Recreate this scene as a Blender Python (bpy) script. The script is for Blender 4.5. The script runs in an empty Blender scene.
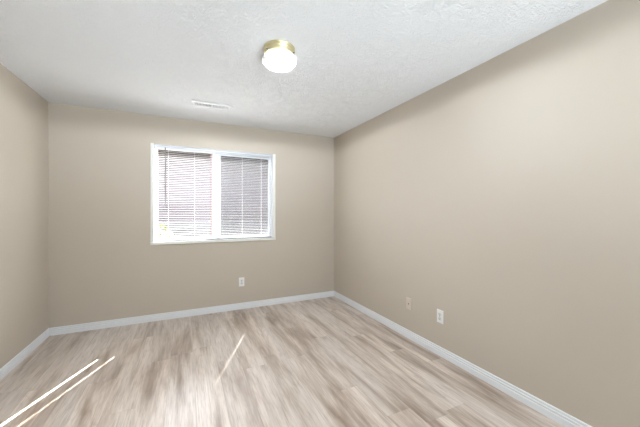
import bpy, bmesh, math, random
from mathutils import Vector, Matrix
random.seed(7)
sc = bpy.context.scene
PI = math.pi

# ------------------------------------------------------------------ camera
YAW, F_PX, CAM_Z = 0.4381, 287.61, 1.2886
cam = bpy.data.cameras.new('camera'); cam_ob = bpy.data.objects.new('camera', cam)
sc.collection.objects.link(cam_ob)
cam.sensor_width = 36.0; cam.lens = F_PX / 640 * 36; cam.shift_y = -1.14 / 640
cam.clip_start = 0.02
cam_ob.location = (0, 0, CAM_Z); cam_ob.rotation_euler = (PI / 2, 0, -YAW)
sc.camera = cam_ob

# ------------------------------------------------------------------ world, sun, large area lights, exposure
SUN_X, SUN_Z = 0.445, 1.16            # the sun's light travels along (-SUN_X, -1, -SUN_Z)
world = bpy.data.worlds.new('world'); sc.world = world; world.use_nodes = True
wn = world.node_tree; bg = wn.nodes['Background']
sky = wn.nodes.new('ShaderNodeTexSky'); sky.sky_type = 'NISHITA'; sky.sun_disc = False
sky.sun_elevation = math.radians(46.9); sky.sun_rotation = math.atan2(SUN_X, 1)
sky.dust_density = 2.0
hs = wn.nodes.new('ShaderNodeHueSaturation'); hs.inputs['Saturation'].default_value = .5
wn.links.new(sky.outputs[0], hs.inputs['Color']); wn.links.new(hs.outputs[0], bg.inputs[0]); bg.inputs[1].default_value = 3.1
sun = bpy.data.lights.new('sun', 'SUN'); sun.energy = 62.0; sun.angle = math.radians(0.53); sun.color = (.96, .98, .98)
sun_ob = bpy.data.objects.new('sun', sun); sc.collection.objects.link(sun_ob)
sun_ob.rotation_euler = Vector((SUN_X, 1, SUN_Z)).to_track_quat('Z', 'Y').to_euler()
sun_ob.location = (3, 10, 9)
pt = bpy.data.lights.new('window_portal', 'AREA'); pt.shape = 'RECTANGLE'; pt.size = 1.44; pt.size_y = 1.15; pt.cycles.is_portal = True
pt_ob = bpy.data.objects.new('window_portal', pt); sc.collection.objects.link(pt_ob)
pt_ob.location = (.387, 4.09, 1.51); pt_ob.rotation_euler = (-PI / 2, 0, 0)
# fill light added in the unseen adjoining room to brighten ceiling and walls
ar = bpy.data.lights.new('hall_fill', 'AREA'); ar.shape = 'RECTANGLE'; ar.size = 2.2; ar.size_y = .7
ar.energy = 248; ar.color = (.87, 1.0, 1.10)
ar_ob = bpy.data.objects.new('hall_fill', ar); sc.collection.objects.link(ar_ob)
ar_ob.location = (1.5, -3.1, .40); ar_ob.rotation_euler = (math.radians(128), 0, 0)     # faces +y and up
sc.view_settings.view_transform = 'Standard'; sc.view_settings.look = 'None'
sc.view_settings.gamma = 1; sc.view_settings.use_curve_mapping = False
sc.view_settings.exposure = 0.42

# ------------------------------------------------------------------ node helpers
def new_mat(name):
    m = bpy.data.materials.new(name); m.use_nodes = True
    nt = m.node_tree; b = nt.nodes['Principled BSDF']
    return m, nt, b
def N(nt, t, **kw):
    n = nt.nodes.new(t)
    for k, v in kw.items(): setattr(n, k, v)
    return n
def math_n(nt, op, a, b=None, c=None):
    n = N(nt, 'ShaderNodeMath', operation=op)
    for i, v in enumerate((a, b, c)):
        if v is None: continue
        if isinstance(v, (int, float)): n.inputs[i].default_value = v
        else: nt.links.new(v, n.inputs[i])
    return n.outputs[0]
def comb(nt, x, y, z):
    n = N(nt, 'ShaderNodeCombineXYZ')
    for i, v in enumerate((x, y, z)):
        if isinstance(v, (int, float)): n.inputs[i].default_value = v
        else: nt.links.new(v, n.inputs[i])
    return n.outputs[0]
def noise(nt, vec, scale, detail=3, rough=.5, dist=0.0):
    n = N(nt, 'ShaderNodeTexNoise'); n.inputs['Scale'].default_value = scale
    n.inputs['Detail'].default_value = detail; n.inputs['Roughness'].default_value = rough
    n.inputs['Distortion'].default_value = dist
    if vec is not None: nt.links.new(vec, n.inputs['Vector'])
    return n.outputs[0]
def ramp(nt, fac, stops):
    n = N(nt, 'ShaderNodeValToRGB'); nt.links.new(fac, n.inputs[0])
    e = n.color_ramp.elements
    while len(e) < len(stops): e.new(0.5)
    for i, (p, c) in enumerate(stops):
        e[i].position = p; e[i].color = (*c, 1) if len(c) == 3 else c
    return n.outputs[0]
def mixc(nt, fac, a, b, mode='MIX'):
    n = N(nt, 'ShaderNodeMix', data_type='RGBA', blend_type=mode)
    for i, v in ((0, fac), (6, a), (7, b)):
        if isinstance(v, (int, float)): n.inputs[i].default_value = v
        elif isinstance(v, tuple): n.inputs[i].default_value = (*v, 1)
        else: nt.links.new(v, n.inputs[i])
    return n.outputs[2]
def bump(nt, b, h, strength, dist):
    n = N(nt, 'ShaderNodeBump'); n.inputs['Strength'].default_value = strength
    n.inputs['Distance'].default_value = dist
    nt.links.new(h, n.inputs['Height']); nt.links.new(n.outputs[0], b.inputs['Normal'])
def objvec(nt):
    return N(nt, 'ShaderNodeTexCoord').outputs['Object']
def plain(name, col, rough=.5, metal=0.0, var=.04, scale=20, bmp=0.0):
    m, nt, b = new_mat(name)
    v = objvec(nt); f = noise(nt, v, scale, 4)
    c2 = tuple(max(0, x * (1 - var)) for x in col)
    nt.links.new(mixc(nt, f, col, c2), b.inputs['Base Color'])
    b.inputs['Roughness'].default_value = rough; b.inputs['Metallic'].default_value = metal
    if bmp: bump(nt, b, noise(nt, v, scale * 6, 3), bmp, .002)
    return m

# ------------------------------------------------------------------ materials
def wall_paint():
    m, nt, b = new_mat('beige_wall_paint'); v = objvec(nt)
    nt.links.new(mixc(nt, noise(nt, v, 3, 3), (.545, .480, .397), (.532, .467, .385)), b.inputs['Base Color'])
    b.inputs['Roughness'].default_value = .52; b.inputs['Specular IOR Level'].default_value = .5
    bump(nt, b, noise(nt, v, 90, 3, .6), .25, .002)
    return m
def ceiling_paint():
    m, nt, b = new_mat('textured_white_ceiling'); v = objvec(nt)
    b.inputs['Base Color'].default_value = (.88, .88, .885, 1); b.inputs['Roughness'].default_value = .85
    warp = N(nt, 'ShaderNodeVectorMath', operation='ADD')
    wv = N(nt, 'ShaderNodeTexNoise'); wv.inputs['Scale'].default_value = 7; wv.inputs['Detail'].default_value = 2
    nt.links.new(v, wv.inputs['Vector'])
    sc_ = N(nt, 'ShaderNodeVectorMath', operation='SCALE'); sc_.inputs['Scale'].default_value = .16
    nt.links.new(wv.outputs['Color'], sc_.inputs[0]); nt.links.new(v, warp.inputs[0]); nt.links.new(sc_.outputs[0], warp.inputs[1])
    # brush-stamped ridges: distorted waves broken up by noise
    w = N(nt, 'ShaderNodeTexWave', wave_type='RINGS'); w.inputs['Scale'].default_value = 11
    w.inputs['Distortion'].default_value = 14; w.inputs['Detail'].default_value = 4; w.inputs['Detail Scale'].default_value = 3
    w.inputs['Detail Roughness'].default_value = .65
    nt.links.new(warp.outputs[0], w.inputs['Vector'])
    n1 = noise(nt, v, 55, 4, .65)
    n2 = noise(nt, warp.outputs[0], 18, 3, .6)
    h = math_n(nt, 'ADD', math_n(nt, 'MULTIPLY', w.outputs['Fac'], math_n(nt, 'MULTIPLY', n2, .8)), math_n(nt, 'MULTIPLY', n1, 1.0))
    bump(nt, b, h, .72, .0145)
    return m
def floor_planks():
    m, nt, b = new_mat('greige_oak_vinyl_planks'); v = objvec(nt)
    s = N(nt, 'ShaderNodeSeparateXYZ'); nt.links.new(v, s.inputs[0]); x, y = s.outputs[0], s.outputs[1]
    W, L = .182, 1.22
    u = math_n(nt, 'DIVIDE', math_n(nt, 'ADD', x, 5.03), W); ix = math_n(nt, 'FLOOR', u)
    wn1 = N(nt, 'ShaderNodeTexWhiteNoise', noise_dimensions='1D'); nt.links.new(ix, wn1.inputs['W'])
    t = math_n(nt, 'ADD', math_n(nt, 'DIVIDE', math_n(nt, 'ADD', y, 9), L), wn1.outputs[0])
    iy = math_n(nt, 'FLOOR', t)
    wn2 = N(nt, 'ShaderNodeTexWhiteNoise', noise_dimensions='2D')
    nt.links.new(comb(nt, ix, iy, 0), wn2.inputs['Vector']); rnd = wn2.outputs['Value']
    off = math_n(nt, 'MULTIPLY', rnd, 57.0)
    # soft cloudy streaks
    v1 = comb(nt, math_n(nt, 'MULTIPLY', x, 11.0), math_n(nt, 'ADD', math_n(nt, 'MULTIPLY', y, 1.15), off), off)
    sA = noise(nt, v1, 1.0, 5, .60, .45)
    vb = comb(nt, math_n(nt, 'MULTIPLY', x, 6.5), math_n(nt, 'MULTIPLY', y, .8), 3.7)
    sB = noise(nt, vb, 1.0, 4, .55, .8)
    streak = math_n(nt, 'ADD', math_n(nt, 'MULTIPLY', sA, .50), math_n(nt, 'MULTIPLY', sB, .50))
    # cathedral rings
    v2 = comb(nt, math_n(nt, 'MULTIPLY', x, 6.0), math_n(nt, 'ADD', math_n(nt, 'MULTIPLY', y, .9), off), off)
    fld = noise(nt, v2, 1.0, 1.5, .45, .3)
    rings = math_n(nt, 'PINGPONG', math_n(nt, 'MULTIPLY', fld, 22.0), 1.0)
    rline = math_n(nt, 'POWER', rings, 5.0)
    # fine pores
    v3 = comb(nt, math_n(nt, 'MULTIPLY', x, 110.0), math_n(nt, 'ADD', math_n(nt, 'MULTIPLY', y, 5.0), off), off)
    fine = noise(nt, v3, 1.0, 3, .65)
    base = ramp(nt, streak, [(.36, (.28, .21, .16)), (.44, (.455, .37, .305)), (.52, (.63, .545, .475)), (.64, (.74, .665, .60))])
    tone = ramp(nt, rnd, [(0, (.90, .895, .89)), (.5, (.96, .955, .945)), (1, (1.02, 1.005, .99))])
    c = mixc(nt, 1.0, base, tone, 'MULTIPLY')
    patch = ramp(nt, noise(nt, v2, .8, 2), [(.42, (0, 0, 0)), (.62, (1, 1, 1))])
    c = mixc(nt, math_n(nt, 'MULTIPLY', math_n(nt, 'MULTIPLY', rline, patch), .30), c, (.30, .225, .17))
    c = mixc(nt, math_n(nt, 'MULTIPLY', ramp(nt, fine, [(.48, (0, 0, 0)), (.68, (1, 1, 1))]), .55), c, (.33, .255, .20))
    fu = math_n(nt, 'FRACT', u); ft = math_n(nt, 'FRACT', t)
    eu = math_n(nt, 'MULTIPLY', math_n(nt, 'MINIMUM', fu, math_n(nt, 'SUBTRACT', 1.0, fu)), W)
    et = math_n(nt, 'MULTIPLY', math_n(nt, 'MINIMUM', ft, math_n(nt, 'SUBTRACT', 1.0, ft)), L)
    e = math_n(nt, 'MINIMUM', eu, et)
    seam = math_n(nt, 'LESS_THAN', e, .0011)
    c = mixc(nt, math_n(nt, 'MULTIPLY', seam, .30), c, (.22, .17, .13))
    nt.links.new(c, b.inputs['Base Color'])
    b.inputs['Roughness'].default_value = .32
    b.inputs['Specular IOR Level'].default_value = .45
    h = math_n(nt, 'SUBTRACT', math_n(nt, 'MULTIPLY', fine, .25), seam)
    bump(nt, b, h, .25, .001)
    return m
def glass_clear(name, tr=.94):
    m = bpy.data.materials.new(name); m.use_nodes = True; nt = m.node_tree
    nt.nodes.remove(nt.nodes['Principled BSDF']); out = nt.nodes['Material Output']
    t = N(nt, 'ShaderNodeBsdfTransparent'); t.inputs[0].default_value = (tr, tr * 1.0, tr * .995, 1)
    g = N(nt, 'ShaderNodeBsdfGlossy'); g.inputs['Roughness'].default_value = .03
    lw = N(nt, 'ShaderNodeLayerWeight'); lw.inputs[0].default_value = .5
    fr = math_n(nt, 'MULTIPLY_ADD', math_n(nt, 'POWER', lw.outputs['Facing'], 4.0), .4, .010)
    mx = N(nt, 'ShaderNodeMixShader'); nt.links.new(fr, mx.inputs[0])
    nt.links.new(t.outputs[0], mx.inputs[1]); nt.links.new(g.outputs[0], mx.inputs[2]); nt.links.new(mx.outputs[0], out.inputs[0])
    return m
def screen_mesh():
    m = bpy.data.materials.new('insect_screen_mesh'); m.use_nodes = True; nt = m.node_tree
    b = nt.nodes['Principled BSDF']; out = nt.nodes['Material Output']
    b.inputs['Base Color'].default_value = (.12, .12, .125, 1); b.inputs['Roughness'].default_value = .6
    t = N(nt, 'ShaderNodeBsdfTransparent'); mx = N(nt, 'ShaderNodeMixShader'); mx.inputs[0].default_value = .35
    nt.links.new(t.outputs[0], mx.inputs[1]); nt.links.new(b.outputs[0], mx.inputs[2]); nt.links.new(mx.outputs[0], out.inputs[0])
    return m
def bowl_glass():
    m = bpy.data.materials.new('frosted_lamp_glass'); m.use_nodes = True; nt = m.node_tree
    b = nt.nodes['Principled BSDF']; out = nt.nodes['Material Output']
    b.inputs['Base Color'].default_value = (.93, .93, .91, 1); b.inputs['Roughness'].default_value = .12
    tl = N(nt, 'ShaderNodeBsdfTranslucent'); tl.inputs[0].default_value = (.97, .96, .94, 1)
    t = N(nt, 'ShaderNodeBsdfTransparent')
    a = N(nt, 'ShaderNodeMixShader'); a.inputs[0].default_value = .55
    nt.links.new(b.outputs[0], a.inputs[1]); nt.links.new(tl.outputs[0], a.inputs[2])
    c = N(nt, 'ShaderNodeMixShader'); c.inputs[0].default_value = .93
    nt.links.new(a.outputs[0], c.inputs[1]); nt.links.new(t.outputs[0], c.inputs[2]); nt.links.new(c.outputs[0], out.inputs[0])
    return m
def glow(name, col, s):
    m, nt, b = new_mat(name); b.inputs['Base Color'].default_value = (.9, .9, .88, 1)
    b.inputs['Emission Color'].default_value = (*col, 1); b.inputs['Emission Strength'].default_value = s
    return m
def siding():
    m, nt, b = new_mat('pinkish_lap_siding'); v = objvec(nt)
    s = N(nt, 'ShaderNodeSeparateXYZ'); nt.links.new(v, s.inputs[0])
    f = math_n(nt, 'FRACT', math_n(nt, 'DIVIDE', s.outputs[2], .18))
    nt.links.new(mixc(nt, noise(nt, v, 4, 4), (.092, .072, .072), (.082, .065, .065)), b.inputs['Base Color'])
    b.inputs['Roughness'].default_value = .8; bump(nt, b, f, .8, .02)
    return m
def brick():
    m, nt, b = new_mat('rosy_brick'); v = objvec(nt)
    s = N(nt, 'ShaderNodeSeparateXYZ'); nt.links.new(v, s.inputs[0])
    br = N(nt, 'ShaderNodeTexBrick'); br.inputs['Scale'].default_value = 1.0
    br.inputs['Brick Width'].default_value = .2; br.inputs['Row Height'].default_value = .07; br.inputs['Mortar Size'].default_value = .008
    br.inputs['Color1'].default_value = (.058, .040, .039, 1); br.inputs['Color2'].default_value = (.066, .047, .046, 1)
    br.inputs['Mortar'].default_value = (.055, .046, .044, 1)
    nt.links.new(comb(nt, s.outputs[0], s.outputs[2], 0), br.inputs['Vector'])
    nt.links.new(br.outputs[0], b.inputs['Base Color']); b.inputs['Roughness'].default_value = .9
    return m
def foliage(name, a, c_):
    m, nt, b = new_mat(name); v = objvec(nt)
    nt.links.new(mixc(nt, noise(nt, v, 9, 3), a, c_), b.inputs['Base Color']); b.inputs['Roughness'].default_value = .6
    return m

M = dict(wall=wall_paint(), ceiling=ceiling_paint(), floor=floor_planks(),
         white=plain('white_hall_paint', (.80, .80, .80), .6),
         trim=plain('white_trim_paint', (.80, .81, .82), .35, var=.03),
         vinyl=plain('white_window_vinyl', (.84, .85, .86), .35, var=.03),
         casing=plain('cream_window_casing', (.86, .85, .80), .4, var=.03),
         slat=plain('white_blind_slat', (.55, .55, .55), .4, var=.03),
         rail=plain('white_blind_rail', (.72, .74, .78), .35, var=.03),
         shade_rail=plain('shade_toned_bottom_rail', (.26, .26, .27), .45, var=.03),  # shadow line above the sill put into the rail's colour
         cord=plain('white_blind_cord', (.85, .84, .82), .8),
         wand=plain('smoky_plastic_wand', (.16, .15, .14), .3),
         brass=plain('pale_brass', (.80, .74, .47), .38, 1.0, var=.12, scale=30),
         screw=plain('dark_screw', (.10, .09, .08), .4, .8),
         outlet=plain('white_outlet_plastic', (.86, .86, .84), .35),
         face=plain('outlet_face_plastic', (.74, .74, .70), .35),
         slot=plain('dark_slot', (.05, .05, .05), .6),
         beige=plain('beige_painted_plate', (.64, .56, .47), .4),
         vent=plain('white_vent_metal', (.80, .80, .80), .45),
         dark=plain('dark_duct', (.07, .07, .07), .8),
         glass=glass_clear('window_glass'), screen=screen_mesh(), bowl=bowl_glass(),
         siding=siding(), brick=brick(),
         block=plain('grey_concrete_block', (.05, .049, .05), .9, var=.2, scale=5, bmp=.3),
         cap=plain('pale_concrete_cap', (.075, .075, .075), .9, var=.1, scale=8),
         fascia=plain('pale_blue_fascia', (.22, .23, .26), .6),
         shingle=plain('grey_shingle', (.25, .24, .24), .9, var=.3, scale=12),
         gravel=plain('gravel_ground', (.05, .048, .045), .95, var=.3, scale=15, bmp=.6),
         redwood=plain('reddish_wood_post', (.11, .07, .065), .7, var=.2),
         leafy=foliage('yellow_green_leaves', (.22, .23, .02), (.14, .17, .02)),
         leafr=foliage('brownish_red_leaves', (.07, .052, .048), (.085, .062, .058)),
         bark=plain('shrub_bark', (.20, .14, .10), .9))

# ------------------------------------------------------------------ mesh helpers
def obj(name, bm, mat, parent=None, smooth=False, bevel=0):
    me = bpy.data.meshes.new(name)
    bmesh.ops.recalc_face_normals(bm, faces=bm.faces[:])
    bm.to_mesh(me); bm.free()
    if smooth:
        for p in me.polygons: p.use_smooth = True
    o = bpy.data.objects.new(name, me); sc.collection.objects.link(o)
    me.materials.append(mat)
    if parent: o.parent = parent
    if bevel:
        b = o.modifiers.new('bevel', 'BEVEL'); b.width = bevel; b.segments = 2; b.limit_method = 'ANGLE'
    return o
def struct(name, bm, mat, **kw):
    o = obj(name, bm, mat, **kw)
    if o.parent is None: o['kind'] = 'structure'
    return o
def thing(name, label, cat, loc, rot=(0, 0, 0), group=None):
    o = bpy.data.objects.new(name, None); sc.collection.objects.link(o); o.empty_display_size = .05
    o.location = loc; o.rotation_euler = rot; o['label'] = label; o['category'] = cat
    if group: o['group'] = group
    return o
def box(bm, x0, x1, y0, y1, z0, z1):
    vs = [bm.verts.new((x, y, z)) for x in (x0, x1) for y in (y0, y1) for z in (z0, z1)]
    for f in ((0, 1, 3, 2), (4, 6, 7, 5), (0, 4, 5, 1), (2, 3, 7, 6), (0, 2, 6, 4), (1, 5, 7, 3)):
        bm.faces.new([vs[i] for i in f])
def B(*a):
    bm = bmesh.new()
    if isinstance(a[0], (tuple, list)):
        for q in a: box(bm, *q)
    else: box(bm, *a)
    return bm
def lathe(prof, seg=48, lobes=0, amp=0.0, zlob=None, zs=1.0):
    prof = [(r, z * zs) for r, z in prof]
    bm = bmesh.new(); rows = []
    for r, z in prof:
        if r < 1e-6: rows.append([bm.verts.new((0, 0, z))]); continue
        row = []
        for i in range(seg):
            a = 2 * PI * i / seg; rr = r
            if lobes and zlob: rr = r * (1 + amp * zlob(z) * math.cos(lobes * a))
            row.append(bm.verts.new((rr * math.cos(a), rr * math.sin(a), z)))
        rows.append(row)
    for A, C in zip(rows, rows[1:]):
        for i in range(seg):
            j = (i + 1) % seg
            if len(A) == 1: bm.faces.new((A[0], C[i], C[j]))
            elif len(C) == 1: bm.faces.new((A[i], A[j], C[0]))
            else: bm.faces.new((A[i], A[j], C[j], C[i]))
    return bm
def tube(bm, p0, p1, r, seg=10):
    p0, p1 = Vector(p0), Vector(p1); d = p1 - p0
    q = d.to_track_quat('Z', 'Y').to_matrix().to_4x4()
    bmesh.ops.create_cone(bm, cap_ends=True, segments=seg, radius1=r, radius2=r, depth=d.length,
                          matrix=Matrix.Translation((p0 + p1) / 2) @ q)
def prism(prof, path, closed=False):
    """sweep a 2-D profile (out, up) along a list of (position, outward direction)"""
    bm = bmesh.new(); rows = []
    for p, o in path:
        rows.append([bm.verts.new((p[0] + o[0] * a, p[1] + o[1] * a, p[2] + b)) for a, b in prof])
    n = len(prof)
    for A, C in zip(rows, rows[1:]):
        for i in range(n): bm.faces.new((A[i], A[(i + 1) % n], C[(i + 1) % n], C[i]))
    bm.faces.new(rows[0]); bm.faces.new(rows[-1][::-1])
    return bm

# ------------------------------------------------------------------ the room
XL, XR, YB, H = -1.294, 2.079, 3.925, 2.44
YF, T = -1.3, .15                        # wall behind the camera; thickness
HX0, HX1, HY = -1.9, 2.8, -4.3            # unseen adjoining room, added to hold the fill light
OX0, OX1, OZ0, OZ1 = -.345, 1.119, .925, 2.100   # window opening

struct('floor', B(XL - .2, XR + .2, YF - T, YB + T, -.12, 0), M['floor'])
struct('floor_hall', B(HX0 - .2, HX1 + .2, HY - .2, YF - T, -.12, 0), M['white'])
struct('ceiling', B(HX0 - .2, HX1 + .2, HY - .2, YB + T, H, H + .15), M['ceiling'])
struct('wall_back', B((XL - T, OX0, YB, YB + T, 0, H), (OX1, XR + T, YB, YB + T, 0, H),
                      (OX0, OX1, YB, YB + T, 0, OZ0), (OX0, OX1, YB, YB + T, OZ1, H)), M['wall'])
struct('wall_left', B(XL - T, XL, YF, YB, 0, H), M['wall'])
struct('wall_right', B(XR, XR + T, YF, YB, 0, H), M['wall'])
DX0, DX1, DZ = .15, 1.98, 2.38
struct('wall_front', B((HX0, DX0, YF - T, YF, 0, H), (DX1, HX1, YF - T, YF, 0, H), (DX0, DX1, YF - T, YF, DZ, H), (DX0, DX1, YF - T, YF, 0, .78)), M['wall'])  # unseen opening and low half wall, shaped to aim the hall fill upward
struct('wall_hall_left', B(HX0 - T, HX0, HY, YF - T, 0, H), M['white'])
struct('wall_hall_right', B(HX1, HX1 + T, HY, YF - T, 0, H), M['white'])
struct('wall_hall_end', B(HX0 - T, HX1 + T, HY - T, HY, 0, H), M['white'])

# baseboards: colonial profile, 83 mm high
bp = [(0, 0), (.0135, 0), (.0135, .038), (.0125, .041), (.0075, .043), (.0075, .047), (.011, .050), (.0115, .055), (.0105, .059), (.005, .061), (.005, .065), (.008, .067), (.0085, .072), (.007, .077), (.003, .080), (0, .080)]
struct('baseboard_back', prism(bp, [((XL, YB, 0), (1, -1)), ((XR, YB, 0), (-1, -1))]), M['trim'])
struct('baseboard_left', prism(bp, [((XL, YF, 0), (1, 0)), ((XL, YB, 0), (1, -1))]), M['trim'])
struct('baseboard_right', prism(bp, [((XR, YF, 0), (-1, 0)), ((XR, YB, 0), (-1, -1))]), M['trim'])
struct('trim_1', B((DX0 - .06, DX0, YF, YF + .015, 0, DZ + .06), (DX1, DX1 + .06, YF, YF + .015, 0, DZ + .06),
                   (DX0, DX1, YF, YF + .015, DZ, DZ + .06), (DX0, DX1, YF - T - .02, YF + .03, .78, .81)), M['trim'])

# ------------------------------------------------------------------ the window
JX0, JX1, JZ0, JZ1 = -.337, 1.111, .937, 2.096
win = bpy.data.objects.new('window_1', None); sc.collection.objects.link(win)
win.location = ((OX0 + OX1) / 2, YB, OZ0); win['kind'] = 'structure'
wo = Vector(win.location)
def wobj(name, boxes, mat, bevel=0, smooth=False):
    bm = B(*[tuple(v - wo[i // 2] for i, v in enumerate(q)) for q in boxes])
    return obj(name, bm, mat, win, bevel=bevel, smooth=smooth)
y0 = YB
wobj('casing', [(-.372, JX0, y0 - .009, y0, .902, 2.108), (JX1, 1.146, y0 - .009, y0, .902, 2.104)], M['casing'], .002)
wobj('window_sill', [(-.372, 1.146, y0 - .020, y0, .903, .936), (OX0, OX1, y0, y0 + T, OZ0, JZ0)], M['casing'], .003)
wobj('jamb_liner', [(OX0, JX0, y0, y0 + T, JZ0, JZ1), (JX1, OX1, y0, y0 + T, JZ0, JZ1), (OX0, OX1, y0, y0 + T, JZ1, OZ1)], M['vinyl'])
fy0, fy1 = y0 + .080, y0 + .145
FW = .030
wobj('window_frame', [(JX0, JX0 + FW, fy0, fy1, JZ0, JZ1), (JX1 - FW, JX1, fy0, fy1, JZ0, JZ1),
                      (JX0 + FW, JX1 - FW, fy0, fy1, JZ0, JZ0 + .022), (JX0 + FW, JX1 - FW, fy0, fy1, JZ1 - .030, JZ1),
                      (.330, .375, fy0 + .030, fy1, JZ0 + .022, JZ1 - .030)], M['vinyl'], .002)
# right sliding sash: rounded inner corners
def ring(x0, x1, z0, z1, w, y0_, y1_, r, seg=6):
    bm = bmesh.new()
    def outline(a0, a1, b0, b1, rr):
        pts = []
        for cx, cz, st in ((a1 - rr, b1 - rr, 0), (a0 + rr, b1 - rr, 1), (a0 + rr, b0 + rr, 2), (a1 - rr, b0 + rr, 3)):
            for k in range(seg + 1):
                t = (st + k / seg) * PI / 2; pts.append((cx + rr * math.cos(t), cz + rr * math.sin(t)))
        return pts
    o_, i_ = outline(x0, x1, z0, z1, .002), outline(x0 + w[0], x1 - w[1], z0 + w[2], z1 - w[3], r)
    R = [[bm.verts.new((p[0] - wo.x, y - wo.y, p[1] - wo.z)) for p in pts] for pts, y in ((o_, y0_), (i_, y0_), (i_, y1_), (o_, y1_))]
    n = len(o_)
    for a in range(4):
        A, C = R[a], R[(a + 1) % 4]
        for i in range(n): bm.faces.new((A[i], A[(i + 1) % n], C[(i + 1) % n], C[i]))
    return bm
sash = obj('sash', ring(.375, JX1 - .012, JZ0 + .004, JZ1 - .026, (.048, .028, .028, .030), fy0 - .004, fy0 + .026, .02), M['vinyl'], win)
wobj('glass_pane', [(JX0 + FW, .330, y0 + .118, y0 + .122, JZ0 + .022, JZ1 - .030)], M['glass'])
wobj('glass_pane', [(.423, 1.071, y0 + .088, y0 + .092, JZ0 + .03, JZ1 - .055)], M['glass'])
wobj('insect_screen', [(.376, JX1 - FW, y0 + .140, y0 + .141, JZ0 + .022, JZ1 - .030)], M['screen'])
lk = wobj('sash_lock', [(.385, .402, fy0 - .016, fy0 - .004, 1.50, 1.56)], M['vinyl'], .002)

# ------------------------------------------------------------------ the mini blind
SY = YB + .040; SD = .0125
SX0, SX1 = -.302, 1.100
blind = thing('window_blind', 'white horizontal mini blind with open slats hanging inside the window', 'blind', ((SX0 + SX1) / 2, SY, JZ1))
bo = Vector(blind.location)
def sh(bm, o=bo):
    bmesh.ops.translate(bm, verts=bm.verts, vec=-o); return bm
obj('headrail', sh(B(JX0 + .003, JX1 - .003, SY - .014, SY + .014, JZ1 - .026, JZ1 - .001)), M['rail'], blind, bevel=.0015)
LIFT = [-.187, .955]; CORDS = [-.187, .107, .400, .697, .955]
def slats():
    bm = bmesh.new(); z = JZ1 - .043; k = 0; th = .0004
    zs = []
    while z > JZ0 + .022:
        zs.append(z); z -= .0218
    for z in zs:
        tilt = random.uniform(-.03, .03); sag = random.uniform(-.0004, .0004)
        def strip(xa, xb, ya, yb, n):
            rows = []
            for x in (xa, xb):
                top = []; bot = []
                for i in range(n + 1):
                    y = ya + (yb - ya) * i / n
                    zz = z + .0016 * (1 - (y / SD) ** 2) + y * tilt + sag
                    top.append(bm.verts.new((x, SY + y, zz + th / 2))); bot.append(bm.verts.new((x, SY + y, zz - th / 2)))
                rows.append(top + bot[::-1])
            m = len(rows[0])
            for i in range(m): bm.faces.new((rows[0][i], rows[0][(i + 1) % m], rows[1][(i + 1) % m], rows[1][i]))
            bm.faces.new(rows[0]); bm.faces.new(rows[1][::-1])
        xs = [SX0]
        for c, hw in zip(LIFT, (.0030, .0025)): xs += [c - hw, c + hw]
        xs.append(SX1)
        for i in range(len(xs) - 1):
            if i % 2 == 0: strip(xs[i], xs[i + 1], -SD, SD, 6)
            else: strip(xs[i], xs[i + 1], -SD, -.0075, 1); strip(xs[i], xs[i + 1], .0075, SD, 1)
    return bm, zs[-1]
sbm, zlast = slats()
obj('slats', sh(sbm), M['slat'], blind)
obj('bottom_rail', sh(B(SX0, SX1, SY - .0125, SY + .0125, JZ0 + .002, JZ0 + .012)), M['shade_rail'], blind, bevel=.001)
for c in CORDS:
    bm = bmesh.new()
    for dy in ((-SD - .0012, SD + .0012)): tube(bm, (c, SY + dy, JZ0 + .008), (c, SY + dy, JZ1 - .026), .0007, 6)
    if c in LIFT: tube(bm, (c, SY, JZ0 + .008), (c, SY, JZ1 - .026), .0006, 6)
    obj('ladder_cord', sh(bm), M['cord'], blind)
bm = bmesh.new(); tube(bm, (-.218, SY - .022, 1.385), (-.218, SY - .022, 2.072), .0062, 6)
w_ = obj('tilt_wand', sh(bm), M['wand'], blind)
bm = bmesh.new(); tube(bm, (-.218, SY - .022, 2.070), (-.218, SY - .014, 2.082), .0025, 8)
obj('wand_hook', sh(bm), M['rail'], w_)

# ------------------------------------------------------------------ ceiling light
LX, LY = .5995, 1.950
lamp = thing('ceiling_light', 'round flush ceiling light with stepped brass base and white glass bowl', 'ceiling light', (LX, LY, H))
obj('brass_base', lathe([(0, 0), (.104, 0), (.108, -.004), (.108, -.012), (.103, -.017), (.100, -.020), (.104, -.024), (.107, -.029),
                         (.106, -.036), (.101, -.041), (.098, -.044), (.101, -.049), (.101, -.062), (.098, -.064), (.096, -.060), (.096, -.044), (0, -.040)], 64, zs=.80), M['brass'], lamp, smooth=True)
bz = lambda z: max(0, min(1, (-.085 - z) / .05))
bowl = obj('glass_bowl', lathe([(.090, -.052), (.092, -.058), (.101, -.067), (.112, -.080), (.1205, -.096), (.1205, -.110), (.112, -.126), (.100, -.141),
                                (.083, -.153), (.062, -.162), (.040, -.167), (.026, -.165), (.018, -.168), (.010, -.174), (0, -.176)], 96, 12, .035, bz, .835), M['bowl'], lamp, smooth=True)
LAMP_POWER = 118.0
for a in (200, 320, 80):
    a = math.radians(a); bm = bmesh.new()
    d = Vector((math.cos(a), math.sin(a), 0))
    tube(bm, d * .099 + Vector((0, 0, -.0455)), d * .112 + Vector((0, 0, -.0455)), .0035, 10)
    obj('thumb_screw', bm, M['screw'], lamp)
for s in (-1, 1):
    bm = bmesh.new(); bmesh.ops.create_uvsphere(bm, u_segments=20, v_segments=12, radius=.026,
                     matrix=Matrix.Translation((s * .038, 0, -.072)) @ Matrix.Diagonal((1, 1, 1.15, 1)))
    obj('light_bulb', bm, glow('lit_bulb', (1, .98, .95), 1.5), lamp, smooth=True)
pl = bpy.data.lights.new('bulb_light', 'SPOT'); pl.energy = LAMP_POWER; pl.shadow_soft_size = .03; pl.color = (.90, .98, 1.07)
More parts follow.
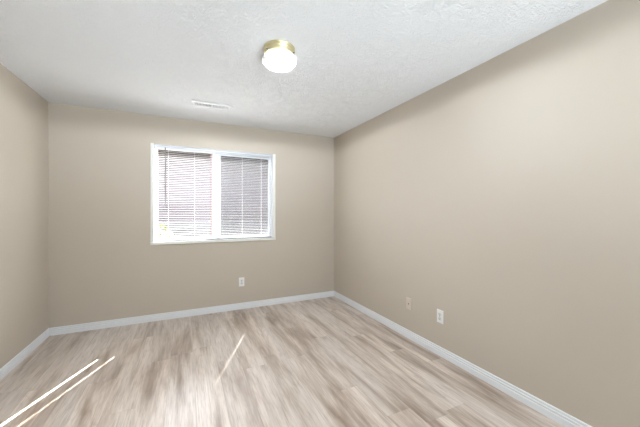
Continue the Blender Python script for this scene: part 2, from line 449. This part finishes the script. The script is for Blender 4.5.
pl.spot_size = math.radians(179); pl.spot_blend = .10
pb = bpy.data.objects.new('bulb_light', pl); sc.collection.objects.link(pb); pb.parent = lamp; pb.location = (0, 0, -.075)

# ------------------------------------------------------------------ ceiling vent
vent = thing('ceiling_vent', 'white rectangular metal air vent in the ceiling near the window wall', 'vent', (.262, 3.300, H))
VX, VY, LY_ = .200, .095, .036
fl = [(-VX + .004, VX - .004, -VY + .004, -LY_, -.007, 0), (-VX + .004, VX - .004, LY_, VY - .004, -.007, 0),
      (-VX + .004, -VX + .028, -LY_, LY_, -.007, 0), (VX - .028, VX - .004, -LY_, LY_, -.007, 0)]
rim = [(-VX, VX, -VY, -VY + .004, -.011, 0), (-VX, VX, VY - .004, VY, -.009, 0),
       (-VX, -VX + .004, -VY + .004, VY - .004, -.009, 0), (VX - .004, VX, -VY + .004, VY - .004, -.009, 0)]
obj('vent_flange', B(*fl, *rim), M['vent'], vent)
obj('duct_opening', B(-VX + .02, VX - .02, -LY_ - .004, LY_ + .004, -.0015, -.0005), M['dark'], vent)
def louvre(x, tilt):
    bm = B(-.0006, .0006, -LY_, LY_, -.007, .007)
    bmesh.ops.rotate(bm, verts=bm.verts, cent=(0, 0, 0), matrix=Matrix.Rotation(tilt, 3, 'Y'))
    bmesh.ops.translate(bm, verts=bm.verts, vec=(x, 0, -.008)); return bm
n = 24
for k in range(n):
    x = -VX + .034 + k * (2 * VX - .068) / (n - 1)
    obj('louvre', louvre(x, -.75 if k >= n // 2 else .75), M['vent'], vent)
obj('divider_bar', B(-.004, .004, -LY_, LY_, -.013, -.002), M['vent'], vent)
obj('damper_lever', B(VX - .044, VX - .038, -.004, .004, -.022, -.008), M['vent'], vent)

# ------------------------------------------------------------------ wall plates (built facing -y, wall at local y=0)
def plate_bm(w=.035, h=.0585, d=.0065):
    bm = bmesh.new(); r = []
    for (a, b, y) in ((w, h, 0), (w, h, -d * .55), (w - .004, h - .004, -d)):
        r.append([bm.verts.new((sx * a, y, sz * b)) for sx, sz in ((-1, -1), (1, -1), (1, 1), (-1, 1))])
    for A, C in zip(r, r[1:]):
        for i in range(4): bm.faces.new((A[i], A[(i + 1) % 4], C[(i + 1) % 4], C[i]))
    bm.faces.new(r[-1]); bm.faces.new(r[0]); return bm
def outlet(label, loc, rz):
    o = thing('electrical_outlet', label, 'outlet', loc, (0, 0, rz), 'duplex outlets on the walls')
    obj('cover_plate', plate_bm(), M['outlet'], o)
    for s in (-1, 1):
        bm = bmesh.new(); bmesh.ops.create_cone(bm, cap_ends=True, segments=28, radius1=.0172, radius2=.0168, depth=.003,
                          matrix=Matrix.Translation((0, -.0075, s * .0195)) @ Matrix.Rotation(PI / 2, 4, 'X'))
        for v in bm.verts: v.co.z = s * .0195 + max(-.0135, min(.0135, v.co.z - s * .0195))
        f = obj('receptacle', bm, M['face'], o)
        bm = B((-.0078, -.0054, -.0096, -.0085, s * .0195 - .001, s * .0195 + .0085), (.0054, .0078, -.0096, -.0085, s * .0195, s * .0195 + .0075))
        bmesh.ops.create_cone(bm, cap_ends=True, segments=12, radius1=.0028, radius2=.0028, depth=.0011,
                              matrix=Matrix.Translation((0, -.00905, s * .0195 - .0065)) @ Matrix.Rotation(PI / 2, 4, 'X'))
        obj('slots', bm, M['slot'], f)
    bm = bmesh.new(); tube(bm, (0, -.006, 0), (0, -.0078, 0), .003, 12); obj('screw', bm, M['screw'], o)
    return o
outlet('white duplex outlet low on the back wall under the window', (.682, YB, .360), 0)
outlet('white duplex outlet low on the right wall, nearer the camera than the phone jack', (XR, 1.885, .352), -PI / 2)
jack = thing('phone_jack', 'beige painted phone jack plate low on the right wall', 'wall plate', (XR, 2.285, .351), (0, 0, -PI / 2))
obj('cover_plate', plate_bm(), M['beige'], jack)
obj('jack_socket', B(-.006, .006, -.0075, -.006, -.006, .007), M['slot'], jack, bevel=.0005)
for s in (-1, 1):
    bm = bmesh.new(); tube(bm, (0, -.006, s * .042), (0, -.0072, s * .042), .003, 10); obj('screw', bm, M['beige'], jack)

# ------------------------------------------------------------------ outside
struct('ground', B(-14, 16, YB + T, 26, -.42, -.30), M['gravel'])
house = thing('neighbouring_house', 'pinkish lap sided house with brick base seen through the blind', 'house', (1, 9, -.30))
ho = Vector(house.location)
obj('siding_wall', sh(B(-8, 10, 9, 9.2, 1.52, 3.15), ho), M['siding'], house)
obj('brick_base', sh(B(-8, 10, 8.95, 9.2, -.30, 1.52), ho), M['brick'], house)
obj('fascia', sh(B(-8.4, 10.4, 8.45, 8.5, 2.92, 3.10), ho), M['fascia'], house)
bm = bmesh.new()
vs = [bm.verts.new(p) for p in ((-8.4, 8.44, 3.10), (10.4, 8.44, 3.10), (10.4, 11.5, 4.1), (-8.4, 11.5, 4.1), (-8.4, 8.44, 3.18), (10.4, 8.44, 3.18), (10.4, 11.5, 4.2), (-8.4, 11.5, 4.2))]
for f in ((0, 1, 2, 3), (4, 5, 6, 7), (0, 1, 5, 4), (2, 3, 7, 6), (0, 3, 7, 4), (1, 2, 6, 5)): bm.faces.new([vs[i] for i in f])
obj('roof', sh(bm, ho), M['shingle'], house)
gw = thing('garden_wall', 'low grey block wall with pale cap outside the window', 'wall', (1, 6.8, -.30))
go = Vector(gw.location)
obj('block_wall', sh(B(-7, 9, 6.8, 7.0, -.30, .93), go), M['block'], gw)
obj('wall_cap', sh(B(-7, 9, 6.76, 7.04, .93, 1.08), go), M['cap'], gw)
po = thing('wooden_post', 'reddish wooden post standing outside beside the middle window bar', 'post', (.50, 6.2, -.30))
obj('post_shaft', B(-.035, .035, -.035, .035, 0, 2.9), M['redwood'], po, bevel=.004)
obj('post_foot', B(-.06, .06, -.06, .06, 0, .10), M['cap'], po)
def shrub(label, loc, rx, rz_, n, mat, seed, leaf=.045):
    rr = random.Random(seed); t = thing('shrub', label, 'shrub', loc)
    bm = bmesh.new()
    for i in range(n):
        while True:
            p = Vector((rr.uniform(-1, 1), rr.uniform(-1, 1), rr.uniform(-1, 1)))
            if .45 < p.length < 1: break
        p = Vector((p.x * rx, p.y * rx, p.z * rz_ + rz_ * 1.05))
        q = Matrix.Translation(p) @ Matrix.Rotation(rr.uniform(0, 6.3), 4, 'Z') @ Matrix.Rotation(rr.uniform(-1, 1), 4, 'X')
        s = leaf * rr.uniform(.6, 1.3)
        vs = [bm.verts.new(q @ Vector(c)) for c in ((0, -s, 0), (s * .45, 0, s * .12), (0, s, 0), (-s * .45, 0, s * .12))]
        bm.faces.new(vs)
    obj('foliage', bm, mat, t)
    bm = bmesh.new()
    for i in range(7):
        a = i * .9; tube(bm, (0, 0, 0), (math.cos(a) * rx * .6, math.sin(a) * rx * .6, rz_ * 1.3), .012, 6)
    obj('stems', bm, M['bark'], t); return t
shrub('yellow green leafy shrub at the lower left of the window', (-.50, 5.6, -.30), .46, .68, 2200, M['leafy'], 3)
shrub('brownish red shrub at the lower right of the window', (1.86, 5.8, -.30), .24, .78, 1300, M['leafr'], 5)
